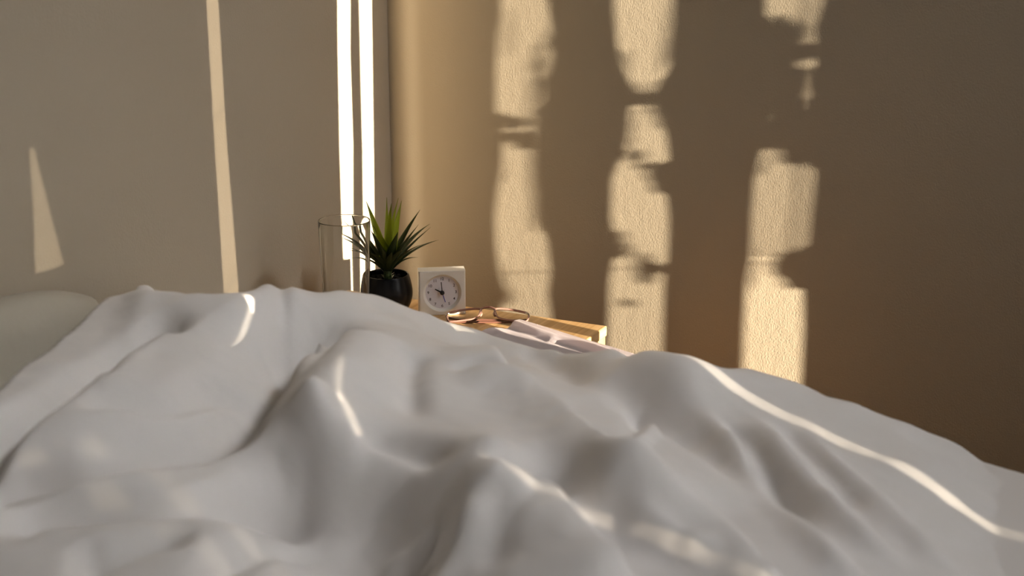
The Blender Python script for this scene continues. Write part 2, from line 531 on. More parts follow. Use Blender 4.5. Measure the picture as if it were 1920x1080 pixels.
# where each leaf's shadow falls on the right wall: x, z, width, height, tilt
LEAF_SHADOWS = [(0.654, 0.8229, 0.0451, 0.0282, -0.3319), (0.6562, 0.817, 0.0484, 0.0268, -0.0327), (0.6711, 0.8998, 0.0477, 0.0311, -0.3283), (0.6472, 0.9742, 0.0507, 0.0214, 0.3217), (0.6612, 0.96, 0.0503, 0.0348, -0.3495), (0.6853, 0.9194, 0.0664, 0.0198, 0.153), (0.6765, 0.8753, 0.0761, 0.0254, -0.2863), (0.6387, 0.8244, 0.0595, 0.0165, 0.3568), (0.6846, 0.863, 0.0752, 0.0186, -0.1146), (0.7065, 0.9587, 0.0706, 0.0142, 0.1521), (0.6978, 0.8281, 0.0737, 0.0236, -0.2419), (0.6434, 0.8928, 0.0604, 0.0136, 0.3226), (0.6778, 0.867, 0.0488, 0.0176, -0.3905), (0.6591, 0.9356, 0.0569, 0.0207, 0.2675), (0.7081, 0.9525, 0.0559, 0.0158, 0.1305), (0.7158, 0.9487, 0.0707, 0.0189, -0.3894), (0.2741, 0.9536, 0.0164, 0.1274, -0.5), (0.2631, 0.9028, 0.0226, 0.085, 0.1), (0.2595, 0.8602, 0.0144, 0.0708, 0.0), (0.2952, 0.8539, 0.0411, 0.0991, 0.2), (0.2883, 0.7677, 0.0308, 0.1558, 0.0), (0.2483, 0.8149, 0.0616, 0.0227, 0.1), (0.2292, 0.7927, 0.0821, 0.0198, -0.1), (0.2674, 0.7851, 0.0513, 0.0255, 0.2), (0.2177, 0.8214, 0.037, 0.0198, 0.0), (0.2059, 0.7523, 0.0226, 0.085, 0.2), (0.2964, 0.6985, 0.0267, 0.1274, 0.0), (0.2054, 0.5443, 0.0226, 0.085, 0.2), (0.2213, 0.5231, 0.0185, 0.0312, 0.0), (0.2055, 0.9591, 0.0103, 0.085, 0.0), (0.4038, 0.8938, 0.0308, 0.0991, -0.3), (0.4219, 0.8767, 0.0452, 0.0368, 0.2), (0.453, 0.8671, 0.0821, 0.0212, 0.0), (0.4141, 0.8314, 0.0308, 0.0566, 0.1), (0.4834, 0.869, 0.037, 0.0623, 0.0), (0.4201, 0.8017, 0.0472, 0.0396, 0.0), (0.4901, 0.9309, 0.0308, 0.0708, 0.2), (0.4735, 0.9702, 0.0144, 0.1274, -0.1), (0.426, 0.7786, 0.037, 0.0227, 0.3), (0.4763, 0.7557, 0.0513, 0.0368, -0.2), (0.4961, 0.7389, 0.0411, 0.0368, 0.0), (0.4646, 0.7631, 0.0267, 0.0142, 0.2), (0.4182, 0.6422, 0.0411, 0.0312, -0.5), (0.4386, 0.6234, 0.0411, 0.0312, -0.5), (0.4519, 0.5987, 0.0349, 0.0566, 0.1), (0.4807, 0.6003, 0.0575, 0.0198, 0.0), (0.4204, 0.5381, 0.0267, 0.017, 0.3), (0.4926, 0.8499, 0.0308, 0.0566, 0.0), (0.6833, 1.0109, 0.0144, 0.085, 0.1), (0.6455, 0.9758, 0.0616, 0.0566, 0.0), (0.6935, 0.9671, 0.0616, 0.0623, 0.0), (0.6667, 0.9513, 0.1129, 0.0368, 0.0), (0.648, 0.927, 0.0616, 0.0708, 0.0), (0.6888, 0.9098, 0.0616, 0.0283, 0.0), (0.6614, 0.9004, 0.0719, 0.0425, 0.0), (0.6748, 0.8737, 0.1027, 0.0425, 0.0), (0.7041, 0.9184, 0.0205, 0.0708, 0.0), (0.6602, 0.8435, 0.0616, 0.0312, 0.2), (0.6998, 0.8541, 0.0616, 0.0368, 0.0), (0.6771, 0.8288, 0.1027, 0.0312, 0.0), (0.6452, 0.8185, 0.0513, 0.0425, 0.0), (0.718, 0.8136, 0.0411, 0.0708, 0.0), (0.6852, 0.7669, 0.0123, 0.1558, 0.05), (0.6924, 0.6944, 0.0123, 0.1558, -0.05), (0.7023, 0.8084, 0.0411, 0.051, 0.0), (0.6381, 0.7954, 0.0246, 0.0708, 0.3), (0.7105, 0.6302, 0.0616, 0.0453, 0.1), (0.7318, 0.6286, 0.0411, 0.0708, 0.0), (0.6845, 0.6105, 0.0267, 0.0368, 0.2), (0.6397, 0.6221, 0.0246, 0.085, 0.0), (0.65, 0.8856, 0.0308, 0.017, 0.4), (0.6792, 0.9403, 0.0616, 0.017, 0.0)]
outside_tree()

# ------------------------------------------------------------------ nightstand in the corner
TZ = .55
NX0, NX1, NY0, NY1 = .012, .468, -.455, -.165
ns = thing('nightstand', 'pale pine nightstand in the room corner, carrying clock, plant and glasses', 'nightstand', (NX0, NY0, 0))


def np_(name, b, m, bev=.0015):
    bm = bmesh.new(); box(bm, b[0]-NX0, b[1]-NX0, b[2]-NY0, b[3]-NY0, b[4], b[5], bev)
    return obj(name, bm, m, ns)


np_('top', (NX0, NX1, NY0, NY1, TZ-.016, TZ), M['pine'], .002)
np_('side_panel', (NX0+.004, NX0+.022, NY0+.006, NY1-.001, .1, TZ-.0162), M['pine_edge'])
np_('side_panel', (NX1-.024, NX1-.002, NY0+.006, NY1-.001, .1, TZ-.0162), M['pine_edge'])
np_('back_panel', (NX0+.0222, NX1-.0242, NY1-.012, NY1-.002, .1, TZ-.0162), M['pine_edge'])
np_('shelf', (NX0+.0222, NX1-.0242, NY0+.008, NY1-.0122, .24, .256), M['pine'])
dr = np_('drawer', (NX0+.0232, NX1-.0252, NY0+.002, NY1-.05, .40, TZ-.02), M['pine_edge'])
bm = bmesh.new(); lathe(bm, [(0, .018), (.010, .018), (.013, .012), (.008, .006), (.006, 0), (0, 0)], 16)
kn = obj('knob', bm, M['pine'], dr, True); kn.location = ((NX1-NX0)/2, .002, .46); kn.rotation_euler = (R(90), 0, 0)
for x in (NX0+.005, NX1-.030):
    for y in (NY0+.007, NY1-.033):
        np_('leg', (x, x+.026, y, y+.026, 0, .0998), M['pine_edge'])

# ------------------------------------------------------------------ bed
BX0, BX1, BY0, BY1 = .06, 2.08, -1.97, -.475
bed = thing('bed', 'low wooden bed frame under the white mattress and duvet', 'bed', (BX0, BY0, 0))


def bp(name, b, m=M['bed_wood'], bev=.004):
    bm = bmesh.new(); box(bm, b[0]-BX0, b[1]-BX0, b[2]-BY0, b[3]-BY0, b[4], b[5], bev)
    return obj(name, bm, m, bed)


bp('side_rail', (BX0, BX1, BY0, BY0+.03, .18, .30)); bp('side_rail', (BX0, BX1, BY1-.03, BY1, .18, .30))
bp('end_rail', (BX0, BX0+.03, BY0+.0302, BY1-.0302, .18, .30)); bp('end_rail', (BX1-.03, BX1, BY0+.0302, BY1-.0302, .18, .30))
bp('slat_base', (BX0+.0302, BX1-.0302, BY0+.0302, BY1-.0302, .27, .299))
for x in (BX0+.001, BX1-.061):
    for y in (BY0+.001, BY1-.061):
        bp('leg', (x, x+.06, y, y+.06, 0, .18))
mt = box_obj('mattress', (BX0+.005, BX1-.005, BY0+.005, BY1-.002, .30, .542), M['sheet'], bev=.03, smooth=True)
tag(mt, 'white mattress in a fitted sheet lying beneath the duvet', 'mattress')


# ------------------------------------------------------------------ duvet
def tps_fit(P, z, lam=1e-4):
    P = np.array(P); n = len(P)
    d = np.hypot(P[:, None, 0]-P[None, :, 0], P[:, None, 1]-P[None, :, 1])
    K = np.where(d > 0, d*d*np.log(d+1e-12), 0)+lam*np.eye(n)
    A = np.zeros((n+3, n+3)); A[:n, :n] = K
    A[:n, n] = A[n, :n] = 1; A[:n, n+1:] = P; A[n+1:, :n] = P.T
    return P, np.linalg.solve(A, np.concatenate([z, [0, 0, 0]]))
def tps_eval(m, X, Y):
    P, w = m; Z = w[-3]+w[-2]*X+w[-1]*Y
    for (a, b), c in zip(P, w[:-3]):
        r2 = (X-a)**2+(Y-b)**2
        Z = Z+c*.5*r2*np.log(r2+1e-14)
    return Z
def smooth_line(pts, n=12):
    p = np.array(pts, float); out = []
    q = np.vstack([2*p[0]-p[1], p, 2*p[-1]-p[-2]])
    for i in range(1, len(q)-2):
        for t in np.arange(n)/n:
            out.append(.5*((2*q[i])+(-q[i-1]+q[i+1])*t+(2*q[i-1]-5*q[i]+4*q[i+1]-q[i+2])*t*t+(-q[i-1]+3*q[i]-3*q[i+1]+q[i+2])*t**3))
    out.append(p[-1]); return np.array(out)
def fold(X, Y, line, amp, wl, wr, taper=.3):
    """height added by one fold: ridge (amp > 0) or furrow (amp < 0) along a line,
    wl / wr = half widths on its left and right side"""
    L = smooth_line(line); best = np.full(X.shape, 1e9); side = np.zeros(X.shape); par = np.zeros(X.shape)
    N = len(L)-1; m = 3.2*max(wl, wr)
    box = (X > L[:, 0].min()-m) & (X < L[:, 0].max()+m) & (Y > L[:, 1].min()-m) & (Y < L[:, 1].max()+m)
    x, y = X[box], Y[box]; bb = np.full(x.shape, 1e9); ss = np.zeros(x.shape); pp = np.zeros(x.shape)
    for i in range(N):
        a, b = L[i], L[i+1]; d = b-a; l2 = d@d+1e-12
        t = np.clip(((x-a[0])*d[0]+(y-a[1])*d[1])/l2, 0, 1)
        ex, ey = x-a[0]-t*d[0], y-a[1]-t*d[1]; r = np.hypot(ex, ey); k = r < bb
        bb[k] = r[k]; ss[k] = (d[0]*ey-d[1]*ex)[k]; pp[k] = (i+t[k])/N
    w = np.where(ss > 0, wl, wr)
    f = np.minimum(np.minimum(pp, 1-pp)/taper, 1); f = f*f*(3-2*f)
    sh = np.exp(-(bb/w)**2)
    out = np.zeros(X.shape); out[box] = amp*f*sh
    return out
def vnoise(X, Y, seed):
    rs = np.random.RandomState(seed); T = rs.rand(256, 256)
    xi = np.floor(X).astype(int); yi = np.floor(Y).astype(int); fx = X-xi; fy = Y-yi
    fx = fx*fx*fx*(fx*(fx*6-15)+10); fy = fy*fy*fy*(fy*(fy*6-15)+10)
    g = lambda a, b: T[a % 256, b % 256]
    return (g(xi, yi)*(1-fx)+g(xi+1, yi)*fx)*(1-fy)+(g(xi, yi+1)*(1-fx)+g(xi+1, yi+1)*fx)*fy-.5



CTRL = [(0.053,-0.735,0.7000), (0.086,-0.772,0.6990), (0.023,-0.701,0.6639), (-0.014,-0.660,0.6081), (0.094,-0.734,0.7000), (0.126,-0.771,0.6990), (0.064,-0.699,0.6637), (0.029,-0.658,0.6077), (0.198,-0.813,0.7350), (0.230,-0.852,0.7340), (0.169,-0.779,0.6987), (0.134,-0.736,0.6427), (0.236,-0.809,0.7350), (0.268,-0.848,0.7340), (0.208,-0.774,0.6985), (0.174,-0.731,0.6423), (0.265,-0.793,0.7350), (0.295,-0.833,0.7340), (0.238,-0.757,0.6985), (0.204,-0.714,0.6422), (0.271,-0.750,0.7350), (0.300,-0.790,0.7340), (0.244,-0.713,0.6987), (0.211,-0.669,0.6428), (0.278,-0.728,0.7370), (0.307,-0.769,0.7360), (0.252,-0.691,0.7009), (0.220,-0.647,0.6451), (0.300,-0.716,0.7270), (0.328,-0.757,0.7260), (0.274,-0.680,0.6906), (0.242,-0.634,0.6345), (0.327,-0.668,0.7130), (0.355,-0.710,0.7120), (0.303,-0.631,0.6764), (0.273,-0.584,0.6200), (0.334,-0.643,0.7060), (0.361,-0.685,0.7050), (0.310,-0.605,0.6694), (0.280,-0.558,0.6129), (0.338,-0.613,0.6950), (0.365,-0.656,0.6940), (0.315,-0.575,0.6582), (0.286,-0.528,0.6016), (0.350,-0.602,0.6880), (0.376,-0.645,0.6870), (0.327,-0.563,0.6511), (0.298,-0.516,0.5943), (0.369,-0.602,0.6850), (0.395,-0.645,0.6840), (0.346,-0.563,0.6479), (0.318,-0.516,0.5909), (0.385,-0.563,0.6650), (0.409,-0.607,0.6640), (0.363,-0.524,0.6276), (0.335,-0.476,0.5702), (0.402,-0.526,0.6430), (0.426,-0.570,0.6420), (0.381,-0.486,0.6052), (0.431,-0.506,0.6300), (0.453,-0.551,0.6290), (0.470,-0.510,0.6280), (0.493,-0.555,0.6270), (0.509,-0.513,0.6280), (0.531,-0.558,0.6270), (0.490,-0.472,0.5895), (0.540,-0.517,0.6300), (0.561,-0.563,0.6290), (0.522,-0.476,0.5914), (0.571,-0.538,0.6350), (0.591,-0.584,0.6340), (0.553,-0.497,0.5963), (0.604,-0.548,0.6400), (0.623,-0.594,0.6390), (0.586,-0.507,0.6012), (0.633,-0.554,0.6500), (0.652,-0.600,0.6490), (0.617,-0.512,0.6113), (0.695,-0.594,0.6680), (0.712,-0.641,0.6670), (0.680,-0.552,0.6293), (0.661,-0.500,0.5703), (0.743,-0.603,0.6720), (0.759,-0.651,0.6710), (0.729,-0.561,0.6332), (0.711,-0.508,0.5741), (0.796,-0.549,0.6500), (0.810,-0.597,0.6490), (0.783,-0.506,0.6109), (0.854,-0.531,0.6350), (0.866,-0.579,0.6340), (0.843,-0.487,0.5955), (0.915,-0.528,0.6200), (0.925,-0.577,0.6190), (0.906,-0.484,0.5799), (0.974,-0.519,0.6020), (0.982,-0.569,0.6010), (0.966,-0.475,0.5650), (1.031,-0.505,0.5800), (1.037,-0.554,0.5790), (1.080,-0.508,0.5520), (1.084,-0.558,0.5650), (0.203,-0.877,0.7180), (0.269,-0.903,0.7220), (0.317,-0.855,0.7150), (0.356,-0.800,0.7050), (0.295,-1.043,0.7100), (0.357,-0.997,0.7050), (0.367,-0.924,0.6950), (0.366,-1.138,0.7000), (0.405,-1.060,0.6900), (0.414,-0.973,0.6780), (0.358,-1.211,0.6850), (0.407,-1.174,0.6800), (0.460,-1.109,0.6650), (0.387,-1.279,0.6700), (0.478,-1.223,0.6650), (0.544,-1.168,0.6550), (0.467,-1.292,0.6600), (0.426,-0.802,0.7150), (0.485,-0.915,0.7100), (0.500,-0.995,0.7050), (0.485,-0.788,0.6950), (0.541,-0.771,0.6800), (0.533,-0.934,0.6900), (0.591,-0.931,0.6820), (0.530,-1.024,0.6720), (0.585,-1.020,0.6540), (0.524,-1.053,0.6340), (0.603,-1.052,0.6180), (0.672,-1.075,0.6420), (0.685,-1.051,0.6700), (0.687,-1.102,0.6180), (0.600,-1.101,0.6000), (0.609,-0.852,0.6750), (0.710,-0.985,0.6900), (0.730,-0.982,0.6460), (0.687,-0.891,0.6680), (0.764,-0.941,0.6680), (0.729,-1.085,0.6680), (0.783,-1.136,0.6550), (0.561,-0.680,0.6550), (0.649,-0.772,0.6550), (0.647,-0.667,0.6450), (0.728,-0.788,0.6500), (0.723,-0.697,0.6420), (0.828,-0.934,0.6820), (0.807,-0.984,0.6720), (0.859,-0.917,0.6400), (0.819,-1.010,0.6450), (0.897,-1.027,0.6350), (0.796,-0.667,0.6500), (0.861,-0.762,0.6350), (0.918,-0.864,0.6300), (0.967,-0.949,0.6200), (0.887,-0.653,0.6300), (0.963,-0.735,0.6150), (1.011,-0.834,0.6100), (1.001,-0.660,0.6050), (1.065,-0.718,0.5830), (1.045,-0.884,0.6000), (1.104,-0.616,0.5600), (1.122,-0.763,0.5620), (1.400,-0.600,0.5600), (1.800,-0.600,0.5600), (2.050,-0.900,0.5600), (2.050,-1.500,0.5600), (2.050,-2.000,0.5500), (1.300,-1.300,0.5900), (1.600,-1.200,0.5700), (0.900,-1.600,0.6200), (0.400,-1.700,0.6200), (1.300,-1.800,0.5800), (0.500,-2.000,0.5800), (1.500,-0.800,0.5600), (0.150,-0.462,0.5620), (0.250,-0.462,0.5620), (0.350,-0.462,0.5620), (0.450,-0.462,0.5620), (0.550,-0.462,0.5620), (0.650,-0.462,0.5620), (0.750,-0.462,0.5620), (0.850,-0.462,0.5620), (0.950,-0.462,0.5620), (1.050,-0.462,0.5620), (1.150,-0.462,0.5620), (1.250,-0.462,0.5620), (1.350,-0.462,0.5620), (1.450,-0.462,0.5620), (1.550,-0.462,0.5620), (1.650,-0.462,0.5620), (1.750,-0.462,0.5620), (1.850,-0.462,0.5620), (1.950,-0.462,0.5620)]
FOLDS = [
    ([[0.431, -0.814], [0.359, -0.765], [0.371, -0.838], [0.394, -0.904], [0.41, -0.952], [0.419, -1.024], [0.397, -1.092], [0.361, -1.151], [0.318, -1.212], [0.347, -1.274]], -0.048, 0.018, 0.04, 0.16),
    ([[0.391, -0.732], [0.39, -0.767], [0.412, -0.833], [0.441, -0.912]], -0.016, 0.012, 0.022, 0.3),
    ([[0.468, -1.009], [0.452, -1.025], [0.437, -1.064], [0.419, -1.118], [0.383, -1.174], [0.345, -1.237], [0.347, -1.274]], -0.018, 0.01, 0.03, 0.2),
    ([[0.493, -1.04], [0.478, -1.094], [0.464, -1.171], [0.418, -1.213]], 0.008, 0.02, 0.02, 0.3),
    ([[0.423, -0.736], [0.465, -0.879], [0.482, -0.949], [0.5, -1.003], [0.499, -1.026]], 0.01, 0.03, 0.03, 0.3),
    ([[0.403, -0.818], [0.407, -0.866], [0.397, -0.891], [0.405, -0.937]], 0.01, 0.02, 0.04, 0.3),
    ([[-0.226, -0.219], [-0.15, -0.283], [0.327, -0.888]], 0.006, 0.02, 0.03, 0.35),
    ([[0.281, -0.895], [0.241, -0.898], [0.245, -0.955], [0.258, -1.019], [0.27, -1.085], [0.275, -1.166], [0.3, -1.227]], -0.032, 0.012, 0.024, 0.15),
    ([[-0.259, -0.269], [0.252, -0.952], [0.269, -1.043], [0.284, -1.111]], 0.008, 0.02, 0.02, 0.3),
    ([[0.375, -0.918], [0.361, -0.962], [0.36, -1.027], [0.323, -1.068], [0.298, -1.105]], -0.016, 0.01, 0.02, 0.3),
    ([[0.366, -1.16], [0.324, -1.176], [0.311, -1.226]], -0.014, 0.012, 0.016, 0.3),
    ([[0.392, -1.295], [0.38, -1.238], [0.406, -1.209], [0.454, -1.176], [0.489, -1.135], [0.514, -1.074], [0.576, -1.063]], -0.03, 0.014, 0.022, 0.2),
    ([[0.514, -1.022], [0.521, -1.047], [0.507, -1.058], [0.524, -1.115]], -0.011, 0.02, 0.024, 0.25),
    ([[0.531, -1.201], [0.503, -1.221], [0.485, -1.253], [0.482, -1.309]], -0.014, 0.012, 0.018, 0.3),
    ([[0.583, -1.075], [0.56, -1.139], [0.566, -1.213], [0.574, -1.257]], -0.012, 0.012, 0.018, 0.3),
    ([[0.446, -1.251], [0.467, -1.263], [0.488, -1.298]], -0.008, 0.012, 0.014, 0.3),
    ([[-0.142, -0.106], [-0.094, -0.172], [0.333, -0.803], [0.347, -0.849]], -0.012, 0.01, 0.012, 0.3),
    ([[0.461, -0.559], [0.58, -0.746], [0.627, -0.776], [0.682, -0.819], [0.788, -0.939], [0.848, -0.96], [0.899, -0.964], [0.955, -1.011], [0.981, -1.005]], 0.026, 0.012, 0.045, 0.12),
    ([[0.626, -0.616], [0.718, -0.685], [0.824, -0.764], [0.904, -0.829], [0.989, -0.928]], -0.024, 0.03, 0.025, 0.25),
    ([[0.674, -1.02], [0.727, -1.031], [0.75, -1.005], [0.799, -1.047], [0.85, -1.089], [0.874, -1.089]], 0.03, 0.013, 0.05, 0.2),
    ([[0.541, -0.994], [0.572, -0.979], [0.617, -0.986], [0.682, -1.014]], -0.016, 0.016, 0.014, 0.3),
    ([[0.461, -0.956], [0.53, -1.004], [0.562, -0.99]], 0.012, 0.014, 0.02, 0.3),
    ([[0.491, -0.764], [0.504, -0.81], [0.539, -0.874], [0.585, -0.935]], -0.018, 0.016, 0.018, 0.3),
    ([[0.542, -0.808], [0.561, -0.759], [0.604, -0.768]], -0.008, 0.012, 0.016, 0.3),
    ([[0.704, -1.057], [0.714, -1.096], [0.715, -1.135], [0.712, -1.147]], 0.012, 0.014, 0.018, 0.3),
    ([[0.725, -1.038], [0.744, -1.085], [0.768, -1.139]], -0.01, 0.016, 0.016, 0.3),
    ([[0.632, -1.099], [0.664, -1.091], [0.683, -1.077]], 0.008, 0.01, 0.012, 0.3),
    ([[0.484, -0.523], [0.558, -0.556], [0.671, -0.692]], -0.018, 0.018, 0.022, 0.3),
    ([[0.767, -0.671], [0.836, -0.737], [0.887, -0.813], [0.941, -0.875], [0.994, -0.932], [1.032, -0.954]], 0.017, 0.012, 0.018, 0.22),
    ([[0.827, -0.649], [0.883, -0.722], [0.941, -0.799], [1.001, -0.861], [1.055, -0.889]], 0.014, 0.011, 0.016, 0.25),
    ([[0.874, -0.628], [0.935, -0.711], [0.996, -0.768], [1.058, -0.828], [1.093, -0.835]], 0.011, 0.012, 0.016, 0.3),
    ([[0.806, -0.688], [0.851, -0.725], [0.911, -0.802], [0.961, -0.875]], -0.012, 0.01, 0.012, 0.3),
    ([[0.856, -0.649], [0.905, -0.697], [0.96, -0.765], [1.019, -0.85]], -0.01, 0.01, 0.012, 0.3),
    ([[0.946, -0.561], [1.001, -0.602], [1.063, -0.633]], 0.006, 0.02, 0.025, 0.4),
    ([[0.705, -0.692], [0.726, -0.713], [0.758, -0.834]], -0.009, 0.01, 0.01, 0.3),
    ([[0.751, -0.707], [0.769, -0.797], [0.777, -0.869]], 0.01, 0.008, 0.01, 0.3),
    ([[0.767, -0.911], [0.804, -0.939], [0.809, -0.882]], -0.008, 0.01, 0.01, 0.3),
    ([[0.813, -0.997], [0.845, -1.004], [0.881, -1.009], [0.916, -1.0]], 0.012, 0.014, 0.016, 0.3)]
EDGE = [[0.093, -0.779], [0.131, -0.883], [0.16, -0.973], [0.182, -1.036], [0.208, -1.099], [0.232, -1.165], [0.275, -1.264]]
PLANT_CROWN = (0.1484, -0.2638, 0.6253)
LEAVES = [(-0.0419, 0.0103, 0.0988, 0.0107), (-0.0515, 0.0298, 0.085, 0.0074), (-0.0141, 0.0253, 0.1035, 0.0066), (0.0058, 0.0058, 0.1001, 0.0115), (0.002, 0.0329, 0.1027, 0.0057), (0.0068, 0.034, 0.0988, 0.0107), (0.0264, 0.056, 0.0823, 0.0098), (0.0042, 0.0761, 0.0602, 0.0074), (0.059, -0.0065, 0.0753, 0.0098), (0.032, 0.0753, 0.0564, 0.009), (0.0515, 0.0437, 0.0599, 0.0082), (0.0647, 0.0444, 0.0412, 0.009), (0.0722, -0.0131, 0.0489, 0.0074), (0.0395, 0.0241, 0.0156, 0.0057), (-0.0004, -0.0403, 0.0755, 0.0115), (-0.0666, -0.0071, 0.0817, 0.0082), (-0.0688, -0.012, 0.0693, 0.009), (-0.0739, -0.0199, 0.0521, 0.009), (-0.0943, 0.0183, 0.0342, 0.0082), (-0.0292, -0.064, 0.0444, 0.0082), (-0.0562, -0.0194, 0.0257, 0.0074), (-0.0505, -0.02, 0.0148, 0.0057), (-0.0017, -0.043, 0.0687, 0.0098), (0.0348, -0.0262, 0.0656, 0.0115), (0.0136, -0.0421, 0.0474, 0.0098), (0.0457, -0.0289, 0.0398, 0.009), (-0.002, -0.0531, 0.0368, 0.009), (0.0305, -0.0372, 0.0368, 0.0082)]


def duvet():
    # plan grid (metres); finer where the camera looks
    xs = np.concatenate([np.arange(.03, 1.30, .0045), np.arange(1.30, 2.10, .012)])
    ys = np.concatenate([np.arange(-2.06, -1.40, .012), np.arange(-1.40, -.462, .0045)])
    X, Y = np.meshgrid(xs, ys, indexing='ij')
    c = np.array(CTRL)
    m = tps_fit(c[:, :2], c[:, 2], 2e-5)
    Z = tps_eval(m, X, Y)
    for line, amp, wl, wr, tp in FOLDS:
        Z = Z+fold(X, Y, line, amp, wl, wr, tp)
    # soft random crumples, drawn out along x+y
    u, v = (X*.8+Y*.6), (-X*.6+Y*.8)
    wx = .02*vnoise(X*9, Y*9, 5); wy = .02*vnoise(X*9+7, Y*9, 6)
    Z = Z+.0048*vnoise((u+wx)*9, (v+wy)*17, 1)+.0035*vnoise((u+wx)*20, (v+wy)*34, 2)+.0012*vnoise(X*60, Y*60, 3)
    # head-side edge: falls away to the pillow
    L = smooth_line(EDGE); d_ = np.full(X.shape, 1e9); sd = np.zeros(X.shape)
    L = np.vstack([L[0]+(L[0]-L[1])*20, L, L[-1]+(L[-1]-L[-2])*20])
    for a, b in zip(L, L[1:]):
        e = b-a; t = np.clip(((X-a[0])*e[0]+(Y-a[1])*e[1])/(e@e), 0, 1)
        ex, ey = X-a[0]-t*e[0], Y-a[1]-t*e[1]; r = np.hypot(ex, ey); k = r < d_
        d_[k] = r[k]; sd[k] = (e[0]*ey-e[1]*ex)[k]
    outside = np.where(sd < 0, d_, 0)               # towards the pillow
    drop = np.clip(outside/.020, 0, 1); drop = drop*drop*(3-2*drop)
    Z = Z*(1-drop)+np.minimum(Z, .565)*drop
    inner = np.where(sd >= 0, d_, 0)
    # rolled hem along the other edges
    hs = np.clip((X-.95)/.2, 0, 1); yh = ys[-1]-.05*hs*hs*(3-2*hs)     # the far hem is drawn back towards the foot
    e1 = np.clip((yh-Y)/.03, 0, 1); e2 = np.clip((X-xs[0])/.03, 0, 1); e3 = np.clip((xs[-1]-X)/.05, 0, 1); e4 = np.clip((Y-ys[0])/.06, 0, 1)
    r = np.sqrt(1-(1-np.minimum(np.minimum(e1, e2), np.minimum(e3, e4)))**2)
    Z = .556+(np.maximum(Z, .566)-.556)*(.15+.85*r)
    keep = ~((outside > .022)) & (Y <= yh+.003)
    nx, ny = X.shape
    idx = np.arange(nx*ny).reshape(nx, ny)
    q = np.stack([idx[:-1, :-1], idx[1:, :-1], idx[1:, 1:], idx[:-1, 1:]], -1).reshape(-1, 4)
    kq = keep.reshape(-1)[q].all(1)
    q = q[kq]
    used = np.unique(q); remap = -np.ones(nx*ny, int); remap[used] = np.arange(len(used))
    V = np.stack([X, Y, Z], -1).reshape(-1, 3)[used]
    q = remap[q]
    me = bpy.data.meshes.new('duvet')
    me.vertices.add(len(V)); me.vertices.foreach_set('co', V.ravel())
    me.loops.add(q.size); me.loops.foreach_set('vertex_index', q.ravel())
    me.polygons.add(len(q)); me.polygons.foreach_set('loop_start', np.arange(len(q))*4)
    me.update(calc_edges=True)
    o = mesh_obj('duvet', me, M['duvet'], None, True)
    s = o.modifiers.new('thickness', 'SOLIDIFY'); s.thickness = .012; s.offset = -1
    return tag(o, 'crumpled white cotton duvet heaped over the whole bed', 'duvet')


duvet()


# ------------------------------------------------------------------ pillow
def pillow():
    n = 48; hx, hy, th = .098, .33, .048
    bm = bmesh.new(); top, bot = [], []
    for i in range(n+1):
        for j in range(n+1):
            u, v = -1+2*i/n, -1+2*j/n
            pin = 1-.08*(u*u*(1-v*v)+v*v*(1-u*u))*.8
            x = u*hx*(1-.5*v**4); y = v*hy*(1-.06*u**4)
            f = max(0, (1-u**4)*(1-v**4))**.55
            z = th*f*(1+.05*math.sin(6*u+2*v))
            top.append(bm.verts.new((x*pin, y*pin, z))); bot.append(None if abs(u) == 1 or abs(v) == 1 else bm.verts.new((x*pin, y*pin, -z*.75)))
    g = lambda A, i, j: A[i*(n+1)+j] or top[i*(n+1)+j]
    for i in range(n):
        for j in range(n):
            bm.faces.new([top[i*(n+1)+j], top[(i+1)*(n+1)+j], top[(i+1)*(n+1)+j+1], top[i*(n+1)+j+1]])
            bm.faces.new([g(bot, i, j), g(bot, i, j+1), g(bot, i+1, j+1), g(bot, i+1, j)])
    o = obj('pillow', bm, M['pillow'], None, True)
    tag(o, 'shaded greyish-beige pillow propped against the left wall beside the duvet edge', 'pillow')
    return o


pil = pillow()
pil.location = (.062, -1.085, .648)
pil.rotation_euler = (0, R(83), R(3))


